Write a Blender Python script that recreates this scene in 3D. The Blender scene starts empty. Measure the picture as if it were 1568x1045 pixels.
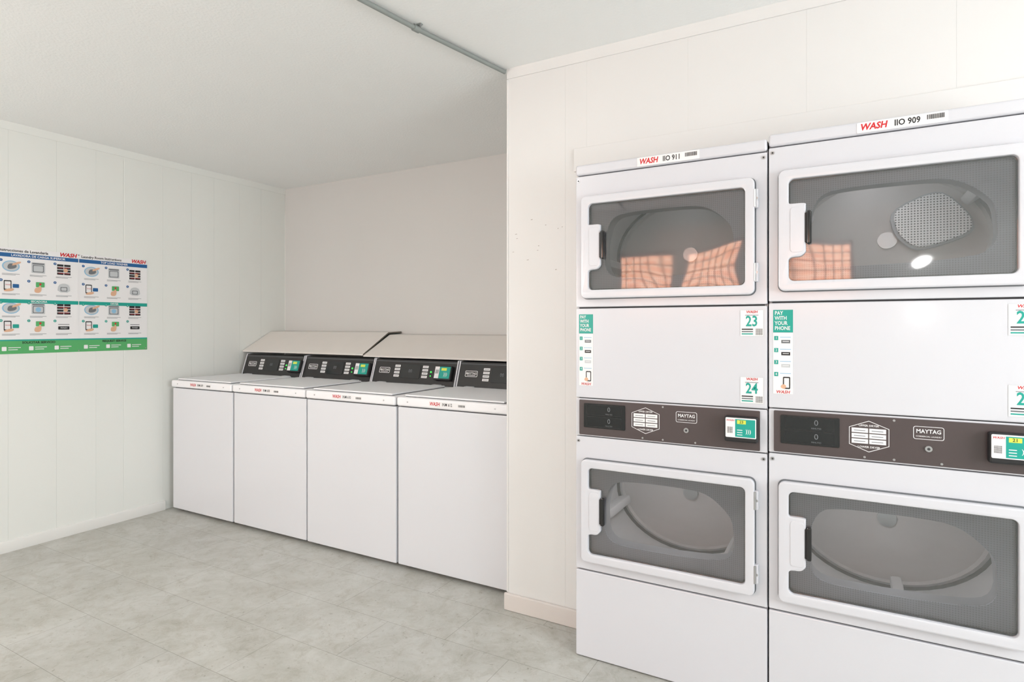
import bpy, bmesh, math, random
from mathutils import Matrix, Vector
random.seed(4)
scn=bpy.context.scene
scn.view_settings.view_transform='Standard'
scn.view_settings.look='None'
scn.view_settings.exposure=0.0
COL=scn.collection

# ---------------------------------------------------------------- materials
def lin(c):
    o=[]
    for v in c[:3]:
        v=v/255.0
        o.append(v/12.92 if v<=0.04045 else ((v+0.055)/1.055)**2.4)
    return (o[0],o[1],o[2],1.0)
MATS={}
def mat(name,col,rough=.5,metal=0.0,var=.03,scale=6.0,bump=0.0,bscale=60.0,coat=0.0,emis=0.0,spec=.5):
    m=bpy.data.materials.new(name); m.use_nodes=True
    nt=m.node_tree; N=nt.nodes; L=nt.links
    b=N['Principled BSDF']
    c=lin(col)
    tc=N.new('ShaderNodeTexCoord')
    nz=N.new('ShaderNodeTexNoise'); nz.inputs['Scale'].default_value=scale; nz.inputs['Detail'].default_value=4
    L.new(tc.outputs['Object'],nz.inputs['Vector'])
    mx=N.new('ShaderNodeMix'); mx.data_type='RGBA'
    L.new(nz.outputs['Fac'],mx.inputs[0])
    mx.inputs[6].default_value=tuple(max(0,v*(1-var)) for v in c[:3])+(1,)
    mx.inputs[7].default_value=tuple(min(1,v*(1+var)) for v in c[:3])+(1,)
    L.new(mx.outputs[2],b.inputs['Base Color'])
    b.inputs['Roughness'].default_value=rough
    b.inputs['Metallic'].default_value=metal
    b.inputs['Specular IOR Level'].default_value=spec
    b.inputs['Coat Weight'].default_value=coat
    b.inputs['Coat Roughness'].default_value=.12
    if emis>0:
        b.inputs['Emission Color'].default_value=c
        b.inputs['Emission Strength'].default_value=emis
    if bump>0:
        n2=N.new('ShaderNodeTexNoise'); n2.inputs['Scale'].default_value=bscale; n2.inputs['Detail'].default_value=5
        L.new(tc.outputs['Object'],n2.inputs['Vector'])
        bp=N.new('ShaderNodeBump'); bp.inputs['Strength'].default_value=bump; bp.inputs['Distance'].default_value=.004
        L.new(n2.outputs['Fac'],bp.inputs['Height']); L.new(bp.outputs['Normal'],b.inputs['Normal'])
    MATS[name]=m
    return name
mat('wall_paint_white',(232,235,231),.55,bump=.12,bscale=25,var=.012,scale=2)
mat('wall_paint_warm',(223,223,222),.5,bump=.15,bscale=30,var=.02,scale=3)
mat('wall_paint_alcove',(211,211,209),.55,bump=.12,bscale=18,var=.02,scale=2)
mat('ceiling_paint',(242,244,243),.7,bump=.35,bscale=90,var=.012,scale=3)
mat('trim_paint',(226,227,224),.45,var=.02)
mat('trim_paint_warm',(216,210,206),.45,var=.03)
mat('enamel_white',(220,222,227),.28,var=.008,scale=1.5,coat=.25)
mat('enamel_lit_top',(240,241,244),.5,var=.008,scale=1.5,coat=.1,spec=.35)  # white enamel, colour lightened to stand in for light on the tops
mat('enamel_dryer',(212,213,219),.22,var=.008,scale=1.5,coat=.6)
mat('plastic_white',(226,228,234),.35,var=.01)
mat('gap_dark',(60,60,62),.7)
mat('console_black',(34,32,33),.3,coat=.2)
mat('console_brown',(76,66,66),.38,coat=.15)
mat('display_black',(14,14,17),.12,coat=.5)
mat('steel',(190,190,192),.3,metal=1.0,var=.05)
mat('grey_pipe',(140,146,143),.5,var=.06,scale=30)
mat('teal',(22,160,145),.4)
mat('paper_white',(236,236,237),.5,var=.01)
mat('paper_grey',(195,199,202),.5)
mat('ink_red',(205,34,42),.5)
mat('ink_black',(30,30,33),.5)
mat('ink_grey',(110,114,118),.5)
mat('chip_grey',(176,170,166),.7)
mat('ink_blue',(24,92,150),.5)
mat('ink_lightblue',(140,188,218),.5)
mat('ink_green',(84,172,104),.5)
mat('ink_skin',(220,176,145),.5)
mat('led_green',(70,220,90),.3,emis=1.0)
mat('lcd_yellow',(200,210,80),.3,emis=.2)
mat('gasket_grey',(168,170,175),.45,var=.04)
mat('rubber_black',(30,30,32),.5)
mat('drum_metal',(215,214,214),.45,metal=.1,var=.05,scale=4)
mat('drum_back',(194,189,187),.42,metal=.1,var=.05,scale=4)
mat('board_beige',(226,222,217),.6,var=.03,scale=8)
mat('board_edge',(120,112,104),.8)
mat('bar_iron',(60,52,50),.5)
mat('lamp_glass',(255,250,240),.4,emis=8.0)
mat('sconce_glass',(255,252,248),.4,emis=26.0)  # glow of the lamps added for glare spots
mat('concrete',(170,168,160),.8,bump=.3)

def special_glass():
    m=bpy.data.materials.new('door_glass'); m.use_nodes=True
    nt=m.node_tree; N=nt.nodes; L=nt.links; N.clear()
    out=N.new('ShaderNodeOutputMaterial')
    tr=N.new('ShaderNodeBsdfTransparent'); tr.inputs[0].default_value=(.87,.89,.92,1)
    gl=N.new('ShaderNodeBsdfGlossy'); gl.inputs['Roughness'].default_value=.04; gl.inputs['Color'].default_value=(1,1,1,1)
    fr=N.new('ShaderNodeFresnel'); fr.inputs['IOR'].default_value=2.2
    tc=N.new('ShaderNodeTexCoord')
    nz=N.new('ShaderNodeTexNoise'); nz.inputs['Scale'].default_value=4.5; nz.inputs['Detail'].default_value=0
    L.new(tc.outputs['Object'],nz.inputs['Vector'])
    bp=N.new('ShaderNodeBump'); bp.inputs['Strength'].default_value=.45; bp.inputs['Distance'].default_value=.010
    L.new(nz.outputs['Fac'],bp.inputs['Height']); L.new(bp.outputs['Normal'],gl.inputs['Normal'])
    mx=N.new('ShaderNodeMixShader')
    L.new(fr.outputs[0],mx.inputs[0]); L.new(tr.outputs[0],mx.inputs[1]); L.new(gl.outputs[0],mx.inputs[2])
    L.new(mx.outputs[0],out.inputs[0]); MATS['door_glass']=m
special_glass()
def dotmat(name,c1,c2,scale,thr,metal=0,rough=.4):
    m=bpy.data.materials.new(name); m.use_nodes=True
    nt=m.node_tree; N=nt.nodes; L=nt.links; b=N['Principled BSDF']
    tc=N.new('ShaderNodeTexCoord'); mp=N.new('ShaderNodeMapping'); mp.inputs['Scale'].default_value=(1,0,1)
    v=N.new('ShaderNodeTexVoronoi'); v.inputs['Scale'].default_value=scale; v.inputs['Randomness'].default_value=0
    L.new(tc.outputs['Object'],mp.inputs[0]); L.new(mp.outputs[0],v.inputs['Vector'])
    r=N.new('ShaderNodeMath'); r.operation='LESS_THAN'; r.inputs[1].default_value=thr
    L.new(v.outputs['Distance'],r.inputs[0])
    mx=N.new('ShaderNodeMix'); mx.data_type='RGBA'; L.new(r.outputs[0],mx.inputs[0])
    mx.inputs[6].default_value=lin(c1); mx.inputs[7].default_value=lin(c2)
    L.new(mx.outputs[2],b.inputs['Base Color']); b.inputs['Metallic'].default_value=metal; b.inputs['Roughness'].default_value=rough
    MATS[name]=m
dotmat('perforated_steel',(245,245,245),(90,90,94),110,.28,metal=.1,rough=.3)
dotmat('halftone_ring',(196,200,208),(172,176,184),150,.3)
dotmat('qr_code',(240,240,240),(25,25,25),350,.42)

def floor_mat():
    m=bpy.data.materials.new('vinyl_tile_floor'); m.use_nodes=True
    nt=m.node_tree; N=nt.nodes; L=nt.links; b=N['Principled BSDF']
    tc=N.new('ShaderNodeTexCoord'); mp=N.new('ShaderNodeMapping'); mp.inputs['Location'].default_value=(.22,.13,0)
    L.new(tc.outputs['Object'],mp.inputs[0])
    br=N.new('ShaderNodeTexBrick'); br.inputs['Scale'].default_value=1; br.inputs['Brick Width'].default_value=.61; br.inputs['Row Height'].default_value=.305
    br.inputs['Mortar Size'].default_value=.0014; br.inputs['Mortar Smooth'].default_value=.6; br.offset=.5
    br.inputs['Color1'].default_value=lin((192,193,189)); br.inputs['Color2'].default_value=lin((196,197,192)); br.inputs['Mortar'].default_value=lin((150,148,141))
    L.new(mp.outputs[0],br.inputs['Vector'])
    def layer(prev,scale,detail,rough,dist,p0,c0,p1,fac):
        n=N.new('ShaderNodeTexNoise'); n.inputs['Scale'].default_value=scale; n.inputs['Detail'].default_value=detail; n.inputs['Roughness'].default_value=rough; n.inputs['Distortion'].default_value=dist
        L.new(mp.outputs[0],n.inputs['Vector'])
        r=N.new('ShaderNodeValToRGB'); r.color_ramp.elements[0].position=p0; r.color_ramp.elements[0].color=c0+(1,); r.color_ramp.elements[1].position=p1; r.color_ramp.elements[1].color=(1,1,1,1)
        L.new(n.outputs['Fac'],r.inputs[0])
        x=N.new('ShaderNodeMix'); x.data_type='RGBA'; x.blend_type='MULTIPLY'; x.inputs[0].default_value=fac
        L.new(prev,x.inputs[6]); L.new(r.outputs[0],x.inputs[7]); return x.outputs[2]
    o=layer(br.outputs['Color'],3.2,9,.75,.5,.36,(.76,.75,.71),.62,.85)
    o=layer(o,11,9,.8,.8,.36,(.78,.76,.71),.52,.75)
    o=layer(o,36,8,.75,0,.33,(.50,.46,.40),.41,.75)
    L.new(o,b.inputs['Base Color']); b.inputs['Roughness'].default_value=.42
    bp=N.new('ShaderNodeBump'); bp.inputs['Strength'].default_value=.1; bp.inputs['Distance'].default_value=.002
    L.new(br.outputs['Fac'],bp.inputs['Height']); bp.invert=True; L.new(bp.outputs[0],b.inputs['Normal'])
    MATS['vinyl_tile_floor']=m
floor_mat()
def brick_mat():
    m=bpy.data.materials.new('orange_brick'); m.use_nodes=True
    nt=m.node_tree; N=nt.nodes; L=nt.links; b=N['Principled BSDF']
    tc=N.new('ShaderNodeTexCoord'); mp=N.new('ShaderNodeMapping'); mp.inputs['Rotation'].default_value=(math.radians(-90),0,0)
    L.new(tc.outputs['Object'],mp.inputs[0])
    br=N.new('ShaderNodeTexBrick'); br.inputs['Scale'].default_value=2.2
    br.inputs['Color1'].default_value=lin((244,184,156)); br.inputs['Color2'].default_value=lin((236,168,142)); br.inputs['Mortar'].default_value=lin((244,222,206))
    L.new(mp.outputs[0],br.inputs['Vector']); L.new(br.outputs['Color'],b.inputs['Base Color']); b.inputs['Roughness'].default_value=.85
    MATS['orange_brick']=m
brick_mat()

# ---------------------------------------------------------------- builder
def front(x=0,y=0,z=0):      # u=+X, v=+Z, n=-Y
    return Matrix(((1,0,0,x),(0,0,-1,y),(0,1,0,z),(0,0,0,1)))
def sidex(x=0,y=0,z=0):      # u=+Y, v=+Z, n=+X
    return Matrix(((0,0,1,x),(1,0,0,y),(0,1,0,z),(0,0,0,1)))
def frame(o,u,v):
    u=Vector(u).normalized(); v=Vector(v).normalized(); n=u.cross(v)
    return Matrix(((u.x,v.x,n.x,o[0]),(u.y,v.y,n.y,o[1]),(u.z,v.z,n.z,o[2]),(0,0,0,1)))
TXT={}
def text_geo(s,size,align='LEFT',sx=1.0,shear=0.0,bold=0.0):
    k=(s,align,shear,bold)
    if k not in TXT:
        c=bpy.data.curves.new('t','FONT'); c.body=s; c.size=1; c.align_x=align; c.align_y='CENTER'; c.shear=shear; c.offset=bold; c.resolution_u=2
        o=bpy.data.objects.new('t',c); COL.objects.link(o)
        dg=bpy.context.evaluated_depsgraph_get(); me=bpy.data.meshes.new_from_object(o.evaluated_get(dg))
        TXT[k]=([tuple(v.co) for v in me.vertices],[tuple(p.vertices) for p in me.polygons])
        bpy.data.objects.remove(o); bpy.data.curves.remove(c); bpy.data.meshes.remove(me)
    vs,fs=TXT[k]
    return [(x*size*sx,y*size,0) for x,y,z in vs],fs
class B:
    def __init__(s): s.v=[];s.f=[];s.m=[];s.mats=[]
    def mi(s,name):
        if name not in s.mats: s.mats.append(name)
        return s.mats.index(name)
    def add(s,vs,fs,m,M=None):
        o=len(s.v); k=s.mi(m)
        for p in vs:
            p=Vector(p)
            if M is not None: p=M@p
            s.v.append(tuple(p))
        for f in fs: s.f.append(tuple(i+o for i in f)); s.m.append(k)
    def bm(s,bm,m,M=None):
        bm.verts.ensure_lookup_table(); bm.verts.index_update()
        s.add([v.co[:] for v in bm.verts],[[v.index for v in f.verts] for f in bm.faces],m,M); bm.free()
    def box(s,x0,x1,y0,y1,z0,z1,m,bev=0,M=None,seg=2):
        bm=bmesh.new(); bmesh.ops.create_cube(bm,size=1)
        for v in bm.verts:
            v.co=Vector(((x0+x1)/2+v.co.x*(x1-x0),(y0+y1)/2+v.co.y*(y1-y0),(z0+z1)/2+v.co.z*(z1-z0)))
        if bev>0: bmesh.ops.bevel(bm,geom=bm.edges[:],offset=bev,segments=seg,profile=.5,affect='EDGES')
        s.bm(bm,m,M)
    def rect(s,u0,u1,v0,v1,n,m,M):
        s.add([(u0,v0,n),(u1,v0,n),(u1,v1,n),(u0,v1,n)],[(0,1,2,3)],m,M)
    def ngon(s,pts,n,m,M):
        s.add([(p[0],p[1],n) for p in pts],[tuple(range(len(pts)))],m,M)
    def disc(s,u,v,r,n,m,M,k=20,ry=None):
        ry=ry or r
        s.ngon([(u+r*math.cos(2*math.pi*i/k),v+ry*math.sin(2*math.pi*i/k)) for i in range(k)],n,m,M)
    def text(s,t,u,v,n,size,m,M,align='LEFT',sx=1.0,shear=0.0,bold=0.0):
        vs,fs=text_geo(t,size,align,sx,shear,bold)
        s.add([(x+u,y+v,n) for x,y,_ in vs],fs,m,M)
    def plate(s,loops,n0,n1,m,M,bev=0):
        """loops[0] outer, rest holes, extruded n0..n1 along frame normal"""
        c=bpy.data.curves.new('p','CURVE'); c.dimensions='2D'; c.fill_mode='BOTH'
        for k,lp in enumerate(loops):
            a=sum(lp[i][0]*lp[(i+1)%len(lp)][1]-lp[(i+1)%len(lp)][0]*lp[i][1] for i in range(len(lp)))
            want = a>0 if k==0 else a<0
            if not want: lp=lp[::-1]
            sp=c.splines.new('POLY'); sp.points.add(len(lp)-1); sp.use_cyclic_u=True
            for i,p in enumerate(lp): sp.points[i].co=(p[0],p[1],0,1)
        h=(n1-n0)/2
        c.extrude=max(h-bev,.00001)
        if bev>0: c.bevel_depth=bev; c.bevel_resolution=1; c.offset=-bev
        o=bpy.data.objects.new('p',c); COL.objects.link(o)
        dg=bpy.context.evaluated_depsgraph_get(); me=bpy.data.meshes.new_from_object(o.evaluated_get(dg))
        bm=bmesh.new(); bm.from_mesh(me); bmesh.ops.remove_doubles(bm,verts=bm.verts[:],dist=1e-5)
        bmesh.ops.recalc_face_normals(bm,faces=bm.faces[:])
        for v in bm.verts: v.co.z+=(n0+n1)/2
        s.bm(bm,m,M)
        bpy.data.objects.remove(o); bpy.data.curves.remove(c); bpy.data.meshes.remove(me)
    def cyl(s,u,v,n0,n1,r,m,M,k=24,r2=None,bev=0):
        r2=r if r2 is None else r2
        bm=bmesh.new(); bmesh.ops.create_cone(bm,cap_ends=True,segments=k,radius1=r,radius2=r2,depth=abs(n1-n0))
        for q in bm.verts: q.co+=Vector((u,v,(n0+n1)/2))
        if bev>0:
            es=[e for e in bm.edges if abs(e.verts[0].co.z-e.verts[1].co.z)<1e-6 and e.verts[0].co.z>(n0+n1)/2]
            bmesh.ops.bevel(bm,geom=es,offset=bev,segments=2,affect='EDGES')
        s.bm(bm,m,M)
    def tube(s,pts,r,m,k=12):
        vs=[];fs=[]
        for i,p in enumerate(pts):
            p=Vector(p); a=Vector(pts[max(i-1,0)]); b=Vector(pts[min(i+1,len(pts)-1)])
            t=(b-a).normalized(); up=Vector((0,0,1)) if abs(t.z)<.9 else Vector((1,0,0))
            x=t.cross(up).normalized(); y=x.cross(t).normalized()
            for j in range(k):
                an=2*math.pi*j/k; vs.append(tuple(p+x*r*math.cos(an)+y*r*math.sin(an)))
        for i in range(len(pts)-1):
            for j in range(k):
                fs.append((i*k+j,i*k+(j+1)%k,(i+1)*k+(j+1)%k,(i+1)*k+j))
        fs.append(tuple(range(k))); fs.append(tuple((len(pts)-1)*k+j for j in range(k))[::-1])
        s.add(vs,fs,m)
    def mesh(s,name,smooth=True):
        me=bpy.data.meshes.new(name); me.from_pydata(s.v,[],s.f)
        for n in s.mats: me.materials.append(MATS[n])
        me.polygons.foreach_set('material_index',s.m)
        if smooth:
            me.polygons.foreach_set('use_smooth',[True]*len(me.polygons))
            me.set_sharp_from_angle(angle=math.radians(38))
        me.update(); return me
    def obj(s,name,parent=None,smooth=True,wn=True):
        o=bpy.data.objects.new(name,s.mesh(name,smooth)); COL.objects.link(o)
        if parent: o.parent=parent
        if wn and smooth:
            w=o.modifiers.new('wn','WEIGHTED_NORMAL'); w.keep_sharp=True
        return o
def empty(name,loc):
    e=bpy.data.objects.new(name,None); e.location=loc; e.empty_display_size=.1; COL.objects.link(e); return e
def rrect(x0,x1,y0,y1,r,k=5):
    pts=[]
    for cx,cy,a0 in ((x1-r,y0+r,-90),(x1-r,y1-r,0),(x0+r,y1-r,90),(x0+r,y0+r,180)):
        for i in range(k+1):
            a=math.radians(a0+90*i/k); pts.append((cx+r*math.cos(a),cy+r*math.sin(a)))
    return pts
def chaikin(pts,n=3,q=.25):
    for _ in range(n):
        o=[]
        for i in range(len(pts)):
            a=pts[i]; b=pts[(i+1)%len(pts)]
            o.append((a[0]*(1-q)+b[0]*q,a[1]*(1-q)+b[1]*q)); o.append((a[0]*q+b[0]*(1-q),a[1]*q+b[1]*(1-q)))
        pts=o; q=.25
    return pts

# ---------------------------------------------------------------- dimensions
CAMH=1.30; CEIL=2.48
XL=-4.20; YB=3.50; XC=-1.345; YC=2.37; YD=2.165; YR=-1.70; XR=2.60; YW=2.48

# ---------------------------------------------------------------- room
b=B(); b.box(XL-.2,XR+.2,YR-.2,YB+.2,-.12,0,'vinyl_tile_floor'); b.obj('floor',smooth=False)
b=B(); b.box(XL-.2,XR+.2,YR-.2,YB+.2,CEIL,CEIL+.15,'ceiling_paint'); b.obj('ceiling',smooth=False)
# left wall : backing and sheet panelling with real grooves
b=B(); b.box(XL-.2,XL-.0015,YR-.2,YB+.2,0,CEIL,'wall_paint_white')
gr=[YR,-1.2,-.8,-.6,-.2,.2,.55,.8,.97,1.34,1.56,1.80,2.02,2.19,2.45,2.66,2.84,3.06,3.26,YB]
for i in range(len(gr)-1):
    g0=.0032 if abs(gr[i]-2.19)<.01 else .0003
    g1=.0032 if abs(gr[i+1]-2.19)<.01 else .0003
    b.box(XL-.002,XL,gr[i]+g0,gr[i+1]-g1,0,CEIL,'wall_paint_white',bev=.0005,seg=1)
b.obj('wall_left')
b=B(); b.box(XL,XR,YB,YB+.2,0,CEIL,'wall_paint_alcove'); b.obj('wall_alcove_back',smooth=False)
# wing wall and dryer wall (dryers are recessed into it)
b=B()
b.box(XC,-.935,YC,YB,0,CEIL,'wall_paint_warm')
b.box(-.935,XR,YC,YC+.12,1.965,CEIL,'wall_paint_warm')
b.box(.53,XR,YC,YB,0,1.965,'wall_paint_warm')
b.obj('wall_front',smooth=False)
# thin panelling sheets on the dryer wall (tight V joints)
b=B()
ks=[XC,-1.055,-.955,-.53,-.113,.32,.9,1.4,1.9,XR]
for i in range(len(ks)-1):
    x0,x1=ks[i],ks[i+1]
    z0=0 if x1<-.94 or x0>.52 else 1.966
    b.box(x0,x1,YC-.006,YC+.001,z0,CEIL-.001,'wall_paint_warm' ,bev=.0007,seg=1)
# chipped paint spots
FP=front(0,YC-.006,0); rr=random.Random(3)
for (px,pz) in ((-1.15,1.75),(-1.185,1.66),(-1.19,1.64),(-1.09,1.73),(-1.07,1.735),(-1.24,1.60),(-1.30,1.72),(-1.295,1.70),(-1.22,1.78),(-1.10,1.55),(-1.315,1.64)):
    w=rr.uniform(.003,.008); h=rr.uniform(.0015,.003)
    b.plate([chaikin([(px-w,pz-h*.3),(px,pz-h),(px+w,pz+h*.2),(px+w*.2,pz+h)],1)],-.0001,.0003,'chip_grey',FP)
b.obj('wall_front_panelling')
b=B(); b.box(XR,XR+.2,YR-.2,.0,0,CEIL,'wall_paint_white'); b.box(XR,XR+.2,1.6,YB,0,CEIL,'wall_paint_white')
b.box(XR,XR+.2,0,1.6,2.1,CEIL,'wall_paint_white'); b.box(XR,XR+.2,0,1.6,0,.75,'wall_paint_white'); b.obj('wall_right',smooth=False)
# rear wall with window openings
wins=[(-3.9,-2.75,1.0,2.15),(-2.13,-1.54,1.42,2.14),(-1.47,-.80,1.42,2.14),(-.62,.09,1.42,2.14)]  # first opening is added to hold a fill light
b=B(); x=XL-.2
for (a,c,z0,z1) in wins:
    b.box(x,a,YR-.15,YR,0,CEIL,'wall_paint_white'); b.box(a,c,YR-.15,YR,0,z0,'wall_paint_white'); b.box(a,c,YR-.15,YR,z1,CEIL,'wall_paint_white'); x=c
b.box(x,XR+.2,YR-.15,YR,0,CEIL,'wall_paint_white'); b.obj('wall_rear',smooth=False)
for i,(a,c,z0,z1) in enumerate(wins):
    e=empty('window_%d'%(i+1),(0,0,0))
    b=B(); t=.03
    b.plate([[(a,z0),(c,z0),(c,z1),(a,z1)],[(a+t,z0+t),(c-t,z0+t),(c-t,z1-t),(a+t,z1-t)]],0,.05,'plastic_white',frame((0,YR-.06,0),(1,0,0),(0,0,1)),bev=.003)
    b.obj('frame',e)
    b=B(); n=int((c-a)/.11)
    for k in range(1,n+1):
        xx=a+(c-a)*k/(n+1); b.tube([(xx,YR-.13,z0+.001),(xx,YR-.13,z1-.001)],.006,'bar_iron',8)
    for k in range(1,6):
        zz=z0+(z1-z0)*k/6; b.tube([(a+.001,YR-.13,zz),(c-.001,YR-.13,zz)],.005,'bar_iron',8)
    b.obj('security_bars',e)
# side window, added as an opening for the fill light
e=empty('window_5',(0,0,0)); b=B()
b.plate([[(0,.75),(1.6,.75),(1.6,2.1),(0,2.1)],[(.04,.79),(.78,.79),(.78,2.06),(.04,2.06)],[(.82,.79),(1.56,.79),(1.56,2.06),(.82,2.06)]],0,.05,'plastic_white',sidex(XR+.05,0,0),bev=.003)
b.obj('frame',e)
b=B(); b.box(-8,8,-5.2,-5.0,-.1,5,'orange_brick'); b.obj('neighbouring_brick_building',smooth=False)
b=B(); b.box(-9,9,-5.0,YR-.2,-.15,-.05,'concrete'); b.obj('ground_outside',smooth=False)

# trims
def molding(name,p0,p1,prof,m):
    b=B(); p0=Vector((*p0,0)); p1=Vector((*p1,0)); t=(p1-p0).normalized(); n=Vector((-t.y,t.x,0))
    vs=[];k=len(prof)
    for p in (p0,p1):
        for d,z in prof: q=p+n*d; vs.append((q.x,q.y,z))
    fs=[(i,(i+1)%k,k+(i+1)%k,k+i) for i in range(k)]+[tuple(range(k))[::-1],tuple(range(k,2*k))]
    b.add(vs,fs,m); return b.obj(name,wn=False)
bp=[(0,0),(.015,0),(.015,.052),(.010,.062),(0,.065)]
molding('baseboard_left',(XL,YW-.02),(XL,YR),bp,'trim_paint')
b=B()
b.plate([rrect(XC-.012,-.94,YC-.006-.016,YC-.004,.007,4)],0,.078,'trim_paint_warm',Matrix.Identity(4),bev=.006)
b.obj('baseboard_front')
cp=[(0,CEIL),(0,CEIL-.045),(.005,CEIL-.045),(.008,CEIL-.01),(.010,CEIL)]
molding('trim_1',(XL,YB),(XL,YR),cp,'wall_paint_white')
molding('trim_2',(XR,YC-.006),(XC,YC-.006),cp,'wall_paint_warm')
b=B(); b.box(-1.012,1.2,YC-.016,YC-.0062,1.966,2.066,'wall_paint_warm',bev=.003); b.obj('trim_3')
b=B(); b.box(XC-.004,XC+.006,YC-.009,YC+.02,.079,CEIL-.046,'wall_paint_warm',bev=.003); b.obj('trim_4')

# ---------------------------------------------------------------- conduit
e=empty('ceiling_conduit',(0,0,0)); b=B(); zc=CEIL-.0135
P0=(-1.352,2.352,zc); P1=(-1.457,1.838,zc); P2=(-1.50,1.57,zc); P3=(-1.90,-1.65,zc)
b.tube([P0,P1,P2,P3],.0095,'grey_pipe'); b.obj('pipe',e)
b=B(); d=(Vector(P1)-Vector(P0)).normalized()
c=Vector(P1); b.tube([tuple(c-d*.014),tuple(c+d*.014)],.0135,'grey_pipe')
b.box(c.x-.028,c.x+.028,c.y-.008,c.y+.008,CEIL-.004,CEIL-.0002,'grey_pipe',bev=.001)
b.cyl(c.x+.022,c.y,CEIL-.008,CEIL-.003,.005,'steel',Matrix.Identity(4),k=10)
for yy in (.9,-.2):
    xx=-1.50+(yy-1.57)*(.4/3.22); b.box(xx-.028,xx+.028,yy-.007,yy+.007,CEIL-.004,CEIL-.0002,'grey_pipe',bev=.001)
b.obj('coupling_and_straps',e)

# ---------------------------------------------------------------- washers
def barcode(b,u,v,n,w,h,M,m='ink_black'):
    x=u; rnd=random.Random(int(u*1000)+7)
    while x<u+w:
        t=rnd.choice([.0008,.0014,.002]); b.rect(x,min(x+t,u+w),v,v+h,n,m,M); x+=t+rnd.choice([.0008,.0014])
def washer(i,x,y,W,num):
    e=empty('washing_machine'+('' if i==0 else '.%03d'%i),(x,y,0))
    b=B(); g=.004
    b.box(g,W-g,0,.70,.02,.868,'enamel_white',bev=.007)
    b.box(g+.01,W-g-.01,.015,.69,.86,.875,'gap_dark')
    for fx in (.06,W-.06):
        for fy in (.06,.63): b.cyl(fx,fy,0,.022,.02,'rubber_black',Matrix.Identity(4),k=12)
    b.obj('cabinet',e)
    b=B()
    b.box(g,W-g,-.012,.70,.873,.922,'enamel_lit_top',bev=.011,seg=3)
    b.obj('top_cover',e)
    b=B()
    b.box(.045,W-.045,.018,.50,.9225,.9245,'gap_dark')
    b.box(.042,W-.042,.014,.504,.9245,.934,'enamel_lit_top',bev=.004)
    b.box(.09,.15,.502,.535,.921,.935,'plastic_white',bev=.003); b.box(W-.15,W-.09,.502,.535,.921,.935,'plastic_white',bev=.003)
    b.obj('lid',e)
    b=B(); F=front(0,-.012,0)
    b.plate([rrect(.22,.45,.885,.911,.002,2)],0,.0006,'paper_white',F)
    b.text('WASH',.225,.898,.0009,.026,'ink_red',F,sx=.85,shear=.2,bold=.025)
    b.text(num,.305,.898,.0009,.022,'ink_black',F,sx=.8,bold=.012)
    barcode(b,.405,.892,.0009,.04,.011,F)
    for sx in (.08,W-.08): b.cyl(sx,.898,0,.002,.004,'steel',F,k=10)
    b.obj('label',e,smooth=False)
    # console
    b=B(); vy,vz=.05,.156; Lc=math.hypot(vy,vz)
    prof=[(.55,.922),(.60,1.078),(.625,1.084),(.70,1.07),(.70,.922)]
    def prism(x0,x1,pr,m):
        k=len(pr); vs=[(x0,p[0],p[1]) for p in pr]+[(x1,p[0],p[1]) for p in pr]
        b.add(vs,[(i,(i+1)%k,k+(i+1)%k,k+i) for i in range(k)]+[tuple(range(k))[::-1],tuple(range(k,2*k))],m)
    prism(.008,W-.008,prof,'console_black')
    pe=[(.546,.922),(.597,1.082),(.626,1.089),(.703,1.073),(.703,.922)]
    prism(.003,.010,pe,'enamel_white'); prism(W-.010,W-.003,pe,'enamel_white')
    b.obj('console',e)
    b=B(); C=frame((0,.55,.922),(1,0,0),(0,vy,vz))
    b.plate([rrect(.014,W-.014,.006,Lc-.006,.004,2)],0,.002,'console_black',C,bev=.0006)
    b.rect(.014,W-.014,Lc-.014,Lc-.011,.0024,'ink_grey',C)
    b.plate([rrect(.055,.145,.07,.108,.006,3),rrect(.058,.142,.073,.105,.005,3)],.0022,.003,'paper_white',C)
    b.text('MAYTAG',.10,.091,.0026,.019,'paper_white',C,'CENTER',bold=.02)
    b.rect(.07,.13,.078,.081,.0026,'paper_white',C)
    for u0 in (.185,.415):
        for r in range(4):
            b.rect(u0,u0+.045,.047+r*.022,.062+r*.022,.0026,'paper_white',C)
            b.rect(u0+.005,u0+.040,.053+r*.022,.056+r*.022,.0029,'ink_grey',C)
    b.plate([rrect(.245,.40,.04,.132,.006,3)],.002,.005,'display_black',C,bev=.001)
    b.text('00',.32,.088,.0053,.03,'ink_grey',C,'CENTER')
    b.cyl(.487,.088,.002,.006,.006,'led_green',C,k=12); b.cyl(.487,.062,.002,.006,.004,'led_green',C,k=12)
    b.obj('control_panel',e,smooth=False)
    b=B()
    b.box(.53,.66,.035,.128,.002,.03,'rubber_black',bev=.006,M=C)
    b.rect(.536,.57,.045,.12,.0305,'paper_white',C); b.rect(.54,.566,.075,.10,.0307,'qr_code',C)
    b.rect(.572,.652,.045,.12,.0305,'teal',C); b.rect(.585,.625,.095,.112,.0308,'lcd_yellow',C)
    b.text(')))',.62,.072,.0308,.03,'paper_white',C,'CENTER')
    b.obj('card_reader',e,smooth=False)
WX=[-4.132,-3.466,-2.785,-2.094]; WW=[.664,.679,.689,.70]
nums=['INM 609','INM 608','INM 610','INM 612']
for i in range(4): washer(i,WX[i],YW+(-.002,0,-.003,.0)[i],WW[i],nums[i])

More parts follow.
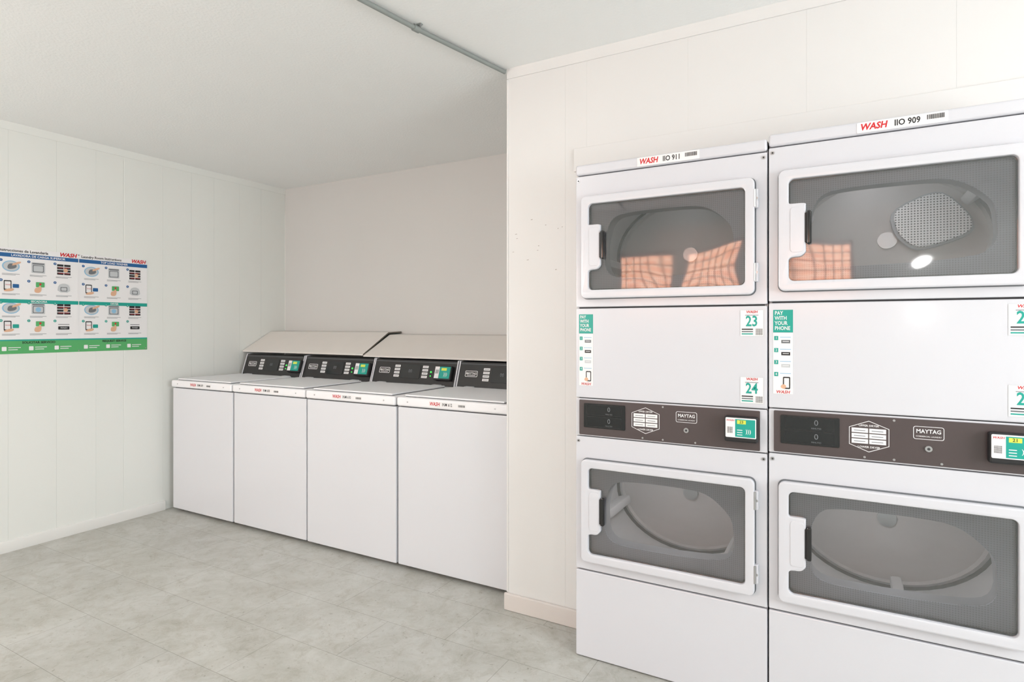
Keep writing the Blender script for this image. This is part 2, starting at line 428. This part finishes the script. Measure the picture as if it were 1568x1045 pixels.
# sloped boards behind consoles
def board(i,x0,x1,pr,th,m):
    e=B(); k=len(pr); low=[(p[0],p[1]-th) for p in pr][::-1]; P=pr+low; n=len(P)
    vs=[(x0,p[0],p[1]) for p in P]+[(x1,p[0],p[1]) for p in P]
    e.add(vs,[(j,(j+1)%n,n+(j+1)%n,n+j) for j in range(n)],m)
    for off in (0,n):
        for j in range(k-1):
            q=(off+j,off+j+1,off+n-2-j,off+n-1-j); e.add([vs[t] for t in q],[(0,1,2,3)],'board_edge')
    e.obj('sloped_cover_board'+('' if i==0 else '.%03d'%i),smooth=False)
board(0,XL+.004,-2.912,[(3.085,1.106),(3.35,1.256),(YB-.003,1.262)],.009,'board_beige')
board(1,-2.908,XC-.003,[(3.085,1.098),(3.36,1.238),(YB-.003,1.243)],.009,'board_beige')

# ---------------------------------------------------------------- dryers
DW=.697
def dryer(i,x,num,n1,n2,scale=(1,1,1)):
    e=empty('stacked_tumble_dryer'+('' if i==0 else '.%03d'%i),(x,YD,0)); e.scale=scale
    F=front(); W=DW; g=.0025
    b=B()
    D=.80
    b.box(g,g+.01,.02,D,.01,1.93,'enamel_dryer'); b.box(W-g-.01,W-g,.02,D,.01,1.93,'enamel_dryer')
    b.box(g,W-g,D-.01,D,.01,1.93,'enamel_dryer'); b.box(g,W-g,.02,D,1.92,1.93,'enamel_dryer')
    b.box(g,W-g,.02,D,0,.02,'gap_dark'); b.box(g+.01,W-g-.01,.05,D-.01,1.17,1.18,'gap_dark')
    b.obj('cabinet',e,smooth=False)
    def door_loop(z): return rrect(.033,.657,z,z+.397,.02,5)
    def chaikin_open(p,n=2):
        for _ in range(n):
            o=[p[0]]
            for k in range(len(p)-1):
                a,c=p[k],p[k+1]
                o.append((a[0]*.75+c[0]*.25,a[1]*.75+c[1]*.25)); o.append((a[0]*.25+c[0]*.75,a[1]*.25+c[1]*.75))
            o.append(p[-1]); p=o
        return p
    def win_loop(z):   # glass hole with handle notch on the left
        x0,x1,z0,z1=.063,.627,z+.033,z+.365; r=.016
        pts=[]
        for cx,cy,a0 in ((x1-r,z0+r,-90),(x1-r,z1-r,0),(x0+r,z1-r,90)):
            for k in range(6):
                a=math.radians(a0+18*k); pts.append((cx+r*math.cos(a),cy+r*math.sin(a)))
        nt=chaikin_open([(x0,z+.30),(x0,z+.285),(x0+.012,z+.285),(x0+.049,z+.285),(x0+.049,z+.275),(x0+.049,z+.135),(x0+.049,z+.125),(x0+.035,z+.110),(x0+.012,z+.110),(x0,z+.105),(x0,z+.09)])
        pts+=nt
        cx,cy=x0+r,z0+r
        for k in range(6):
            a=math.radians(180+18*k); pts.append((cx+r*math.cos(a),cy+r*math.sin(a)))
        return pts
    zl,zu=.386,1.408
    # front panels
    b=B()
    b.plate([rrect(g,W-g,.004,.342,.004,2)],-.018,.0,'enamel_dryer',F,bev=.0035)
    hl=rrect(.05,.64,zl+.02,zl+.378,.02,4); hu=rrect(.05,.64,zu+.02,zu+.378,.02,4)
    b.plate([rrect(g,W-g,.347,.868,.004,2),hl],-.018,0,'enamel_dryer',F,bev=.0035)
    b.plate([rrect(g,W-g,1.020,1.370,.004,2)],-.018,0,'enamel_dryer',F,bev=.0035)
    b.plate([rrect(g,W-g,1.375,1.890,.004,2),hu],-.018,0,'enamel_dryer',F,bev=.0035)
    b.box(g,W-g,-.006,.08,1.893,1.934,'enamel_dryer',bev=.009,seg=3)
    b.box(.012,W-.012,.012,.03,.03,.39,'gap_dark'); b.box(.012,W-.012,.012,.03,.84,1.40,'gap_dark'); b.box(.012,W-.012,.012,.03,1.86,1.9,'gap_dark')
    for (sx,sz) in ((.014,.85),(W-.014,.85),(.014,1.872),(W-.014,1.872)):
        b.cyl(sx,sz,0,.002,.006,'steel',F,k=14); b.cyl(sx,sz,.002,.0026,.003,'gap_dark',F,k=8)
    b.obj('front_panels',e)
    # doors
    for nm,z in (('lower_door',zl),('upper_door',zu)):
        b=B()
        b.plate([rrect(.030,.660,z-.003,z+.400,.022,5),rrect(.05,.64,z+.02,z+.378,.02,5)],.0,.004,'ink_grey',F)
        b.plate([door_loop(z),win_loop(z)],.004,.027,'enamel_dryer',F,bev=.005)
        b.plate([rrect(.056,.634,z+.026,z+.372,.018,5),rrect(.066,.624,z+.036,z+.362,.015,5)],.006,.0115,'rubber_black',F)
        b.obj(nm+'_frame',e)
        b=B(); b.rect(.055,.635,z+.025,z+.373,.0135,'door_glass',F); b.obj(nm+'_glass',e,smooth=False)
        op=chaikin([(.115,z+.215),(.150,z+.325),(.490,z+.328),(.585,z+.245),(.590,z+.085),(.125,z+.070)],3,.16)
        b=B()
        b.plate([rrect(.05,.64,z+.02,z+.378,.02,4),op],-.012,-.006,'halftone_ring',F,bev=.001)
        k=len(op); vs=[(p[0],p[1],-.012) for p in op]+[(p[0],p[1],-.06) for p in op]
        b.add(vs,[(q,(q+1)%k,k+(q+1)%k,k+q) for q in range(k)],'gasket_grey',F)
        b.obj(nm+'_inner_ring',e)
        # drum
        b=B(); cx,cz,R=.35,z+.20,.318
        sy=.78
        circ=[(cx+R*math.cos(2*math.pi*q/48),cz+R*math.sin(2*math.pi*q/48)*sy) for q in range(48)]
        b.plate([circ,op],-.068,-.06,'gasket_grey',F)
        def ringpts(r,n): return [(cx+r*math.cos(2*math.pi*q/48),cz+sy*r*math.sin(2*math.pi*q/48),n) for q in range(48)]
        rings=[ringpts(R,-.068),ringpts(R,-.22),ringpts(R,-.40),ringpts(R*.97,-.412),ringpts(R*.93,-.405),ringpts(R*.90,-.415),ringpts(R*.3,-.43),ringpts(.02,-.431)]
        vs=[p for r in rings for p in r]; sets={'drum_metal':[],'gap_dark':[],'drum_back':[]}
        for a in range(len(rings)-1):
            for q in range(48):
                f=(a*48+q,a*48+(q+1)%48,(a+1)*48+(q+1)%48,(a+1)*48+q)
                sets['drum_metal' if a<2 or a==3 else ('gap_dark' if a==2 else 'drum_back')].append(f)
        for kx,ff in sets.items(): b.add(vs,ff,kx,F)
        b.cyl(cx,cz,-.435,-.42,.03,'steel',F)
        for kk in range(3):
            a=math.radians((75 if i==0 else 35)+120*kk); c0=(cx+(R-.03)*math.cos(a),cz+sy*(R-.03)*math.sin(a))
            T=Matrix.Translation((c0[0],0,c0[1]))@Matrix.Rotation(-a,4,'Y')
            b.box(-.03,.03,.12,.39,-.018,.018,'drum_metal',bev=.01,M=T)
        if nm=='upper_door' and i==1:
            q=chaikin([(cx+.01,cz+.10),(cx+.15,cz+.165),(cx+.235,cz+.06),(cx+.235,cz+.005),(cx+.09,cz-.045),(cx+.03,cz+.01)],2,.2)
            b.plate([q],-.39,-.37,'perforated_steel',F,bev=.004)
            b.plate([[( (p[0]-cx-.13)*1.08+cx+.13,(p[1]-cz-.06)*1.08+cz+.06) for p in q]],-.416,-.388,'gasket_grey',F)
        b.obj(nm+'_drum',e)
        l=bpy.data.lights.new('drum_fill','POINT'); l.energy=.9 if nm=='lower_door' else (.2,.6)[i]; l.shadow_soft_size=.03; l.color=(1,.98,.97)  # added light to brighten the drum interior
        o=bpy.data.objects.new(nm+'_drum_fill',l); o.location=(cx-.05,.11,cz+.20); o.parent=e; COL.objects.link(o)
        # handle + hinges
        b=B()
        b.box(.114,.128,-.032,-.014,z+.150,z+.258,'display_black',bev=.005)
        b.box(.108,.120,-.028,-.012,z+.155,z+.252,'rubber_black',bev=.003)
        b.plate([rrect(.068,.106,z+.125,z+.272,.01,3)],.0265,.0285,'enamel_dryer',F,bev=.0009)
        for hz in (z+.075,z+.325):
            b.box(.655,.668,-.022,-.001,hz-.032,hz+.032,'enamel_dryer',bev=.003)
            b.cyl(.664,hz,-.001,.0235,.004,'steel',F,k=10)
            b.tube([(.659,-.024,hz-.03),(.659,-.024,hz+.03)],.004,'steel',8)
        b.obj(nm+'_handle_and_hinges',e)
    # console
    b=B()
    b.plate([rrect(g,W-g,.871,1.017,.004,2)],-.018,-.002,'enamel_dryer',F,bev=.002)
    b.plate([rrect(.018,.672,.876,1.012,.003,2)],-.002,.004,'console_brown',F,bev=.0012)
    b.plate([rrect(.038,.204,.905,1.000,.004,2)],.004,.0065,'display_black',F,bev=.001)
    for zz in (.975,.930):
        b.plate([rrect(.05,.19,zz-.02,zz+.02,.003,2),rrect(.0515,.1885,zz-.0185,zz+.0185,.002,2)],.0066,.0068,'ink_black',F)
        b.text('0',.14,zz+.004,.007,.026,'ink_grey',F,'CENTER'); b.text('MINUTES',.14,zz-.014,.007,.007,'ink_grey',F,'CENTER')
    hx=[(.229,.976),(.281,.998),(.333,.976),(.333,.922),(.281,.900),(.229,.922)]
    ih=[((p[0]-.281)*.97+.281,(p[1]-.949)*.96+.949) for p in hx]
    b.plate([hx,ih],.0042,.0046,'paper_white',F)
    for r in range(3):
        for c in range(2):
            b.rect(.236+c*.046,.279+c*.046,.926+r*.017,.940+r*.017,.0046,'paper_white',F)
            b.rect(.242+c*.046,.272+c*.046,.9315+r*.017,.9335+r*.017,.0048,'ink_grey',F)
    b.text('UPPER DRYER',.281,.982,.0046,.0085,'paper_white',F,'CENTER',bold=.015); b.text('LOWER DRYER',.281,.9155,.0046,.0085,'paper_white',F,'CENTER',bold=.015)
    lo=rrect(.392,.466,.953,.992,.006,3); li=rrect(.3935,.4645,.9545,.9905,.005,3)
    b.plate([lo,li],.0042,.0048,'paper_white',F)
    b.text('MAYTAG',.429,.977,.0046,.0165,'paper_white',F,'CENTER',sx=.9,bold=.018); b.text('COMMERCIAL LAUNDRY',.429,.962,.0046,.0055,'paper_white',F,'CENTER',bold=.01)
    b.cyl(.429,.926,.004,.009,.009,'steel',F,bev=.001); b.cyl(.429,.926,.009,.0095,.004,'gap_dark',F,k=10)
    for sx,sz in ((.345,1.004),(.27,.884),(.46,.884),(.345,.884)):
        b.cyl(sx,sz,.004,.0055,.0035,'steel',F,k=10)
    b.obj('console',e)
    b=B()
    b.box(.562,.668,-.034,-.004,.905,.992,'rubber_black',bev=.006)
    b.plate([rrect(.567,.664,.921,.988,.003,2)],.034,.0352,'paper_white',F)
    b.rect(.598,.661,.924,.984,.0355,'teal',F)
    b.text('WASH',.569,.979,.0356,.009,'ink_red',F,shear=.25,bold=.01)
    b.rect(.572,.590,.935,.957,.0356,'qr_code',F)
    b.rect(.604,.632,.968,.981,.0358,'lcd_yellow',F); b.text(n1,.618,.9745,.036,.013,'ink_black',F,'CENTER',bold=.01)
    b.text(')))',.640,.944,.0358,.018,'paper_white',F,'CENTER',bold=.01)
    for r in range(3): b.rect(.604,.621,.930+r*.008,.9325+r*.008,.0358,'paper_white',F)
    b.obj('card_reader',e,smooth=False)
    # stickers
    b=B(); n0=.0006
    b.rect(.016,.074,1.272,1.347,n0,'teal',F)
    for r,t in enumerate(('PAY','WITH','YOUR','PHONE')): b.text(t,.0205,1.336-r*.0168,n0*1.6,.0175,'paper_white',F,sx=.78,bold=.02)
    b.rect(.016,.074,1.068,1.2705,n0,'paper_white',F)
    for r in range(4):
        zz=1.253-r*.040
        b.rect(.019,.031,zz-.007,zz+.007,n0*1.5,'teal',F); b.text(str(r+1),.025,zz,n0*2,.012,'paper_white',F,'CENTER')
        b.rect(.036,.068,zz+.002,zz+.004,n0*1.5,'ink_lightblue',F)
        if r<3:
            b.rect(.040,.066,zz-.017,zz-.006,n0*1.5,('ink_grey','ink_black','paper_grey')[r],F); b.rect(.044,.062,zz-.012,zz-.010,n0*2,'paper_white',F)
    b.plate([rrect(.045,.066,1.085,1.125,.003,3),rrect(.048,.063,1.089,1.121,.001,2)],n0*1.5,n0*2,'ink_black',F)
    b.plate([chaikin([(.036,1.09),(.05,1.083),(.056,1.095),(.045,1.102)],2)],n0*1.5,n0*2.3,'ink_skin',F)
    b.text('WASH',.024,1.074,n0*1.8,.014,'ink_red',F,shear=.25,bold=.015)
    for z0,n in ((1.266,n1),(1.036,n2)):
        b.rect(.609,.683,z0,z0+.090,n0,'paper_white',F)
        b.plate([[(.609,z0),(.683,z0),(.683,z0+.09),(.609,z0+.09)],[(.6098,z0+.0008),(.6822,z0+.0008),(.6822,z0+.0892),(.6098,z0+.0892)]],n0,n0*1.2,'paper_grey',F)
        b.text('WASH',.646,z0+.083,n0*1.8,.0125,'ink_red',F,'CENTER',shear=.2,bold=.02)
        b.rect(.625,.667,z0+.071,z0+.073,n0*1.6,'ink_grey',F)
        b.text(n,.646,z0+.050,n0*1.8,.05,'teal',F,'CENTER',sx=.78,bold=.02)
        b.rect(.658,.680,z0+.004,z0+.026,n0*1.6,'qr_code',F)
        for r in range(3): b.rect(.614,.65,z0+.006+r*.008,z0+.010+r*.008,n0*1.6,('teal','ink_grey','ink_black')[r],F)
    F2=front(0,-.006,0)
    F2=front(0,-.0062,0)
    b.plate([rrect(.25,.475,1.897,1.929,.002,2)],0,.0006,'paper_white',F2)
    b.text('WASH',.258,1.913,.001,.028,'ink_red',F2,sx=.85,shear=.2,bold=.03); b.text(num,.345,1.913,.001,.026,'ink_black',F2,sx=.8,bold=.02)
    barcode(b,.425,1.910,.001,.042,.014,F2)
    b.obj('stickers',e,smooth=False)
dryer(0,-.923,'IIO 911','23','24',(1.009,1,1))
dryer(1,-.2205,'IIO 909','21','22',(1.039,1,1.006))

# ---------------------------------------------------------------- poster
def poster():
    b=B(); S=sidex(XL+.0005,1.50,1.14); W,H=.84,.615
    b.plate([[(0,0),(W,0),(W,H),(0,H)]],0,.0012,'paper_white',S)
    n=.0016; n2=.0020; n3=.0024; n4=.0028
    b.rect(0,W,0,.083,n,'ink_green',S); b.rect(0,W,.075,.083,n2,'teal',S)
    b.rect(0,W,.296,.318,n,'teal',S); b.rect(0,W,.562,.585,n,'ink_blue',S)
    b.rect(W/2-.002,W/2+.002,.083,H,n3,'paper_white',S)
    T=[('Instrucciones de Lavandería','LAVADORA DE CARGA SUPERIOR','SECADORA','SOLICITAR SERVICIO'),('Laundry Room Instructions','TOP LOAD WASHER','DRYER','REQUEST SERVICE')]
    for h in range(2):
        o=h*.42
        b.text(T[h][0],o+.015,.600,n2,.0215,'ink_black',S,bold=.02)
        b.text('WASH',o+.315,.600,n2,.032,'ink_red',S,shear=.25,bold=.04)
        b.text(T[h][1],o+.21,.573,n2,.018,'paper_white',S,'CENTER',bold=.02)
        b.text(T[h][2],o+.21,.307,n2,.016,'paper_white',S,'CENTER',bold=.02)
        b.text(T[h][3],o+.21,.064,n3,.018,'ink_black',S,'CENTER',bold=.03)
        for k in range(3):
            xx=o+.03+k*.13
            b.plate([rrect(xx,xx+.022,.018,.042,.003,2)],n,n3,'paper_white',S); b.rect(xx+.03,xx+.09,.034,.038,n3,'paper_white',S); b.rect(xx+.03,xx+.075,.022,.026,n3,'paper_white',S)
        for row in range(4):
            y0=(.447,.332,.203,.098)[row]
            for c in range(3):
                x0=o+.018+c*.133; cx=x0+.055; cy=y0+.062
                b.disc(x0+.008,y0+.095,.008,n2,'ink_blue' if row<2 else 'teal',S)
                b.text(str((row%2)*3+c+1),x0+.008,y0+.095,n3,.012,'paper_white',S,'CENTER')
                kind=(row%2)*3+c
                if kind==0:
                    b.disc(cx,cy,.042,n,'ink_lightblue',S,ry=.032); b.disc(cx,cy,.036,n2,'paper_grey',S,ry=.027)
                    b.plate([chaikin([(cx-.02,cy-.02),(cx+.025,cy-.012),(cx+.028,cy+.012),(cx-.012,cy+.018)],2)],n2,n3,'ink_grey',S)
                    b.plate([chaikin([(cx+.0,cy+.0),(cx+.045,cy+.018),(cx+.05,cy+.032),(cx+.012,cy+.02)],2)],n2,n4,'ink_skin',S)
                elif kind==1:
                    b.plate([rrect(cx-.034,cx+.034,cy-.032,cy+.032,.004,2)],n,n2,'paper_grey',S)
                    b.plate([rrect(cx-.028,cx+.028,cy-.026,cy+.016,.004,2),rrect(cx-.024,cx+.024,cy-.022,cy+.012,.004,2)],n2,n3,'ink_grey',S)
                    b.rect(cx-.03,cx+.03,cy+.02,cy+.028,n3,'ink_grey',S)
                    if row>1: b.disc(cx,cy-.005,.014,n3,'ink_lightblue',S)
                elif kind==2:
                    for r in range(4):
                        for q in range(2): b.rect(cx-.036+q*.038,cx-.002+q*.038,cy-.032+r*.017,cy-.019+r*.017,n2,'ink_black',S)
                    b.disc(cx+.01,cy-.004,.012,n3,'ink_skin',S)
                    for q in range(2): b.rect(cx-.03,cx+.03,cy-.024+q*.034,cy-.022+q*.034,n3,'ink_red',S)
                elif kind==3:
                    b.plate([rrect(cx-.034,cx+.002,cy-.025,cy+.032,.004,2),rrect(cx-.03,cx-.002,cy-.018,cy+.026,.002,2)],n2,n3,'ink_black',S)
                    b.text('WASH',cx-.027,cy+.006,n3,.01,'ink_red',S)
                    b.plate([rrect(cx+.008,cx+.038,cy-.01,cy+.012,.003,2)],n2,n3,'ink_blue' if row<2 else 'teal',S)
                    b.plate([chaikin([(cx-.04,cy-.034),(cx+.01,cy-.03),(cx+.016,cy-.012),(cx-.02,cy-.016)],2)],n2,n4,'ink_skin',S)
                elif kind==4:
                    b.plate([rrect(cx-.012,cx+.032,cy,cy+.03,.003,2)],n2,n3,'ink_green',S)
                    b.plate([chaikin([(cx-.02,cy-.034),(cx+.012,cy-.034),(cx+.018,cy-.002),(cx+.008,cy+.012),(cx,cy-.002),(cx-.018,cy-.006)],2)],n3,n4,'ink_skin',S)
                    b.disc(cx+.01,cy+.018,.006,n3+.0004,'ink_red',S)
                else:
                    if row<2:
                        b.plate([chaikin([(cx-.035,cy-.025),(cx+.035,cy-.025),(cx+.03,cy+.02),(cx,cy+.032),(cx-.03,cy+.02)],1)],n2,n3,'paper_grey',S)
                        b.plate([rrect(cx-.018,cx+.018,cy-.018,cy+.008,.004,2),rrect(cx-.014,cx+.014,cy-.014,cy+.004,.003,2)],n3,n4,'ink_grey',S)
                    else:
                        b.rect(cx-.03,cx+.03,cy+.01,cy+.013,n2,'ink_black',S); b.plate([rrect(cx-.03,cx+.03,cy-.02,cy,.003,2)],n2,n3,'ink_black',S)
                        b.text('WASH',cx,cy-.01,n4,.013,'paper_white',S,'CENTER')
                for r in range(2):
                    b.rect(cx-.042,cx+.042-(.02 if r else 0),y0+.016-r*.006,y0+.018-r*.006,n2,'ink_grey',S)
    for (u,v) in ((.01,.605),(.83,.605),(.42,.608),(.83,.01),(.01,.01),(.42,.008)): b.cyl(u,v,.001,.004,.004,'steel',S,k=10)
    b.obj('laundry_instructions_poster',smooth=False)
poster()

# ---------------------------------------------------------------- lamps
def dome(i,x,y,power):
    e=empty('ceiling_lamp'+('' if i==0 else '.%03d'%i),(x,y,CEIL))
    b=B(); b.cyl(0,0,-.02,-.0005,.10,'plastic_white',Matrix.Identity(4),k=32); b.obj('base',e)
    b=B(); vs=[];fs=[];k=32
    for a in range(7):
        t=a/7*math.pi/2
        for q in range(k): vs.append((.14*math.cos(t)*math.cos(2*math.pi*q/k),.14*math.cos(t)*math.sin(2*math.pi*q/k),-.021-.06*math.sin(t)))
    vs.append((0,0,-.081))
    for a in range(6):
        for q in range(k): fs.append((a*k+q,(a+1)*k+q,(a+1)*k+(q+1)%k,a*k+(q+1)%k))
    for q in range(k): fs.append((6*k+q,7*k,6*k+(q+1)%k))
    b.add(vs,fs,'lamp_glass'); b.obj('diffuser',e)
    l=bpy.data.lights.new('bulb','AREA'); l.shape='DISK'; l.size=.3; l.energy=power; l.color=(1,.99,.975)
    o=bpy.data.objects.new('bulb',l); o.location=(0,0,-.09); o.parent=e; COL.objects.link(o)
dome(0,-1.75,.75,8); dome(1,1.75,-.6,8)  # second dome is added behind the camera for general light
# added lamps on rear wall, placed to make glare spots on the dryer
for i,(lx,lz) in enumerate(((.53,1.90),(.56,1.41))):
    e=empty('glare_lamp'+('' if i==0 else '.%03d'%i),(lx,YR,lz)); b=B(); RM=frame((0,0,0),(-1,0,0),(0,0,1))
    b.cyl(0,0,.0005,.02,.07,'plastic_white',RM,k=28); b.obj('base',e)
    b=B(); b.cyl(0,0,.021,.07,.055,'sconce_glass',RM,k=28,r2=.03); b.obj('shade',e)

def area(name,loc,rot,sx,sy,p,col):
    l=bpy.data.lights.new(name,'AREA'); l.shape='RECTANGLE'; l.size=sx; l.size_y=sy; l.energy=p; l.color=col
    o=bpy.data.objects.new(name,l); o.location=loc; o.rotation_euler=rot; COL.objects.link(o); return o
# added fill lights, set in the openings of the two made-up windows
area('fill_rear',(-3.32,YR-.04,1.57),(math.radians(90),0,0),1.05,1.05,40,(1,1,1))
area('fill_side',(XR+.02,.8,1.42),(math.radians(90),0,math.radians(90)),1.5,1.25,72,(.97,.985,1))
s=bpy.data.lights.new('sun','SUN'); s.energy=20; s.angle=.01; s.color=(1,.95,.88)
o=bpy.data.objects.new('sun',s); o.rotation_euler=(math.radians(-45),0,0); o.location=(0,0,6); COL.objects.link(o)
w=bpy.data.worlds.new('World'); scn.world=w; w.use_nodes=True
bg=w.node_tree.nodes['Background']; bg.inputs[0].default_value=(.85,.92,1,1); bg.inputs[1].default_value=1.2

# ---------------------------------------------------------------- camera
cd=bpy.data.cameras.new('camera'); cd.sensor_width=36; cd.sensor_fit='HORIZONTAL'; cd.lens=36*906/1568; cd.shift_y=-22.5/1568; cd.clip_start=.02
co=bpy.data.objects.new('camera',cd); co.location=(0,0,CAMH); co.rotation_euler=(math.radians(90),0,math.radians(29.2)); COL.objects.link(co)
scn.camera=co
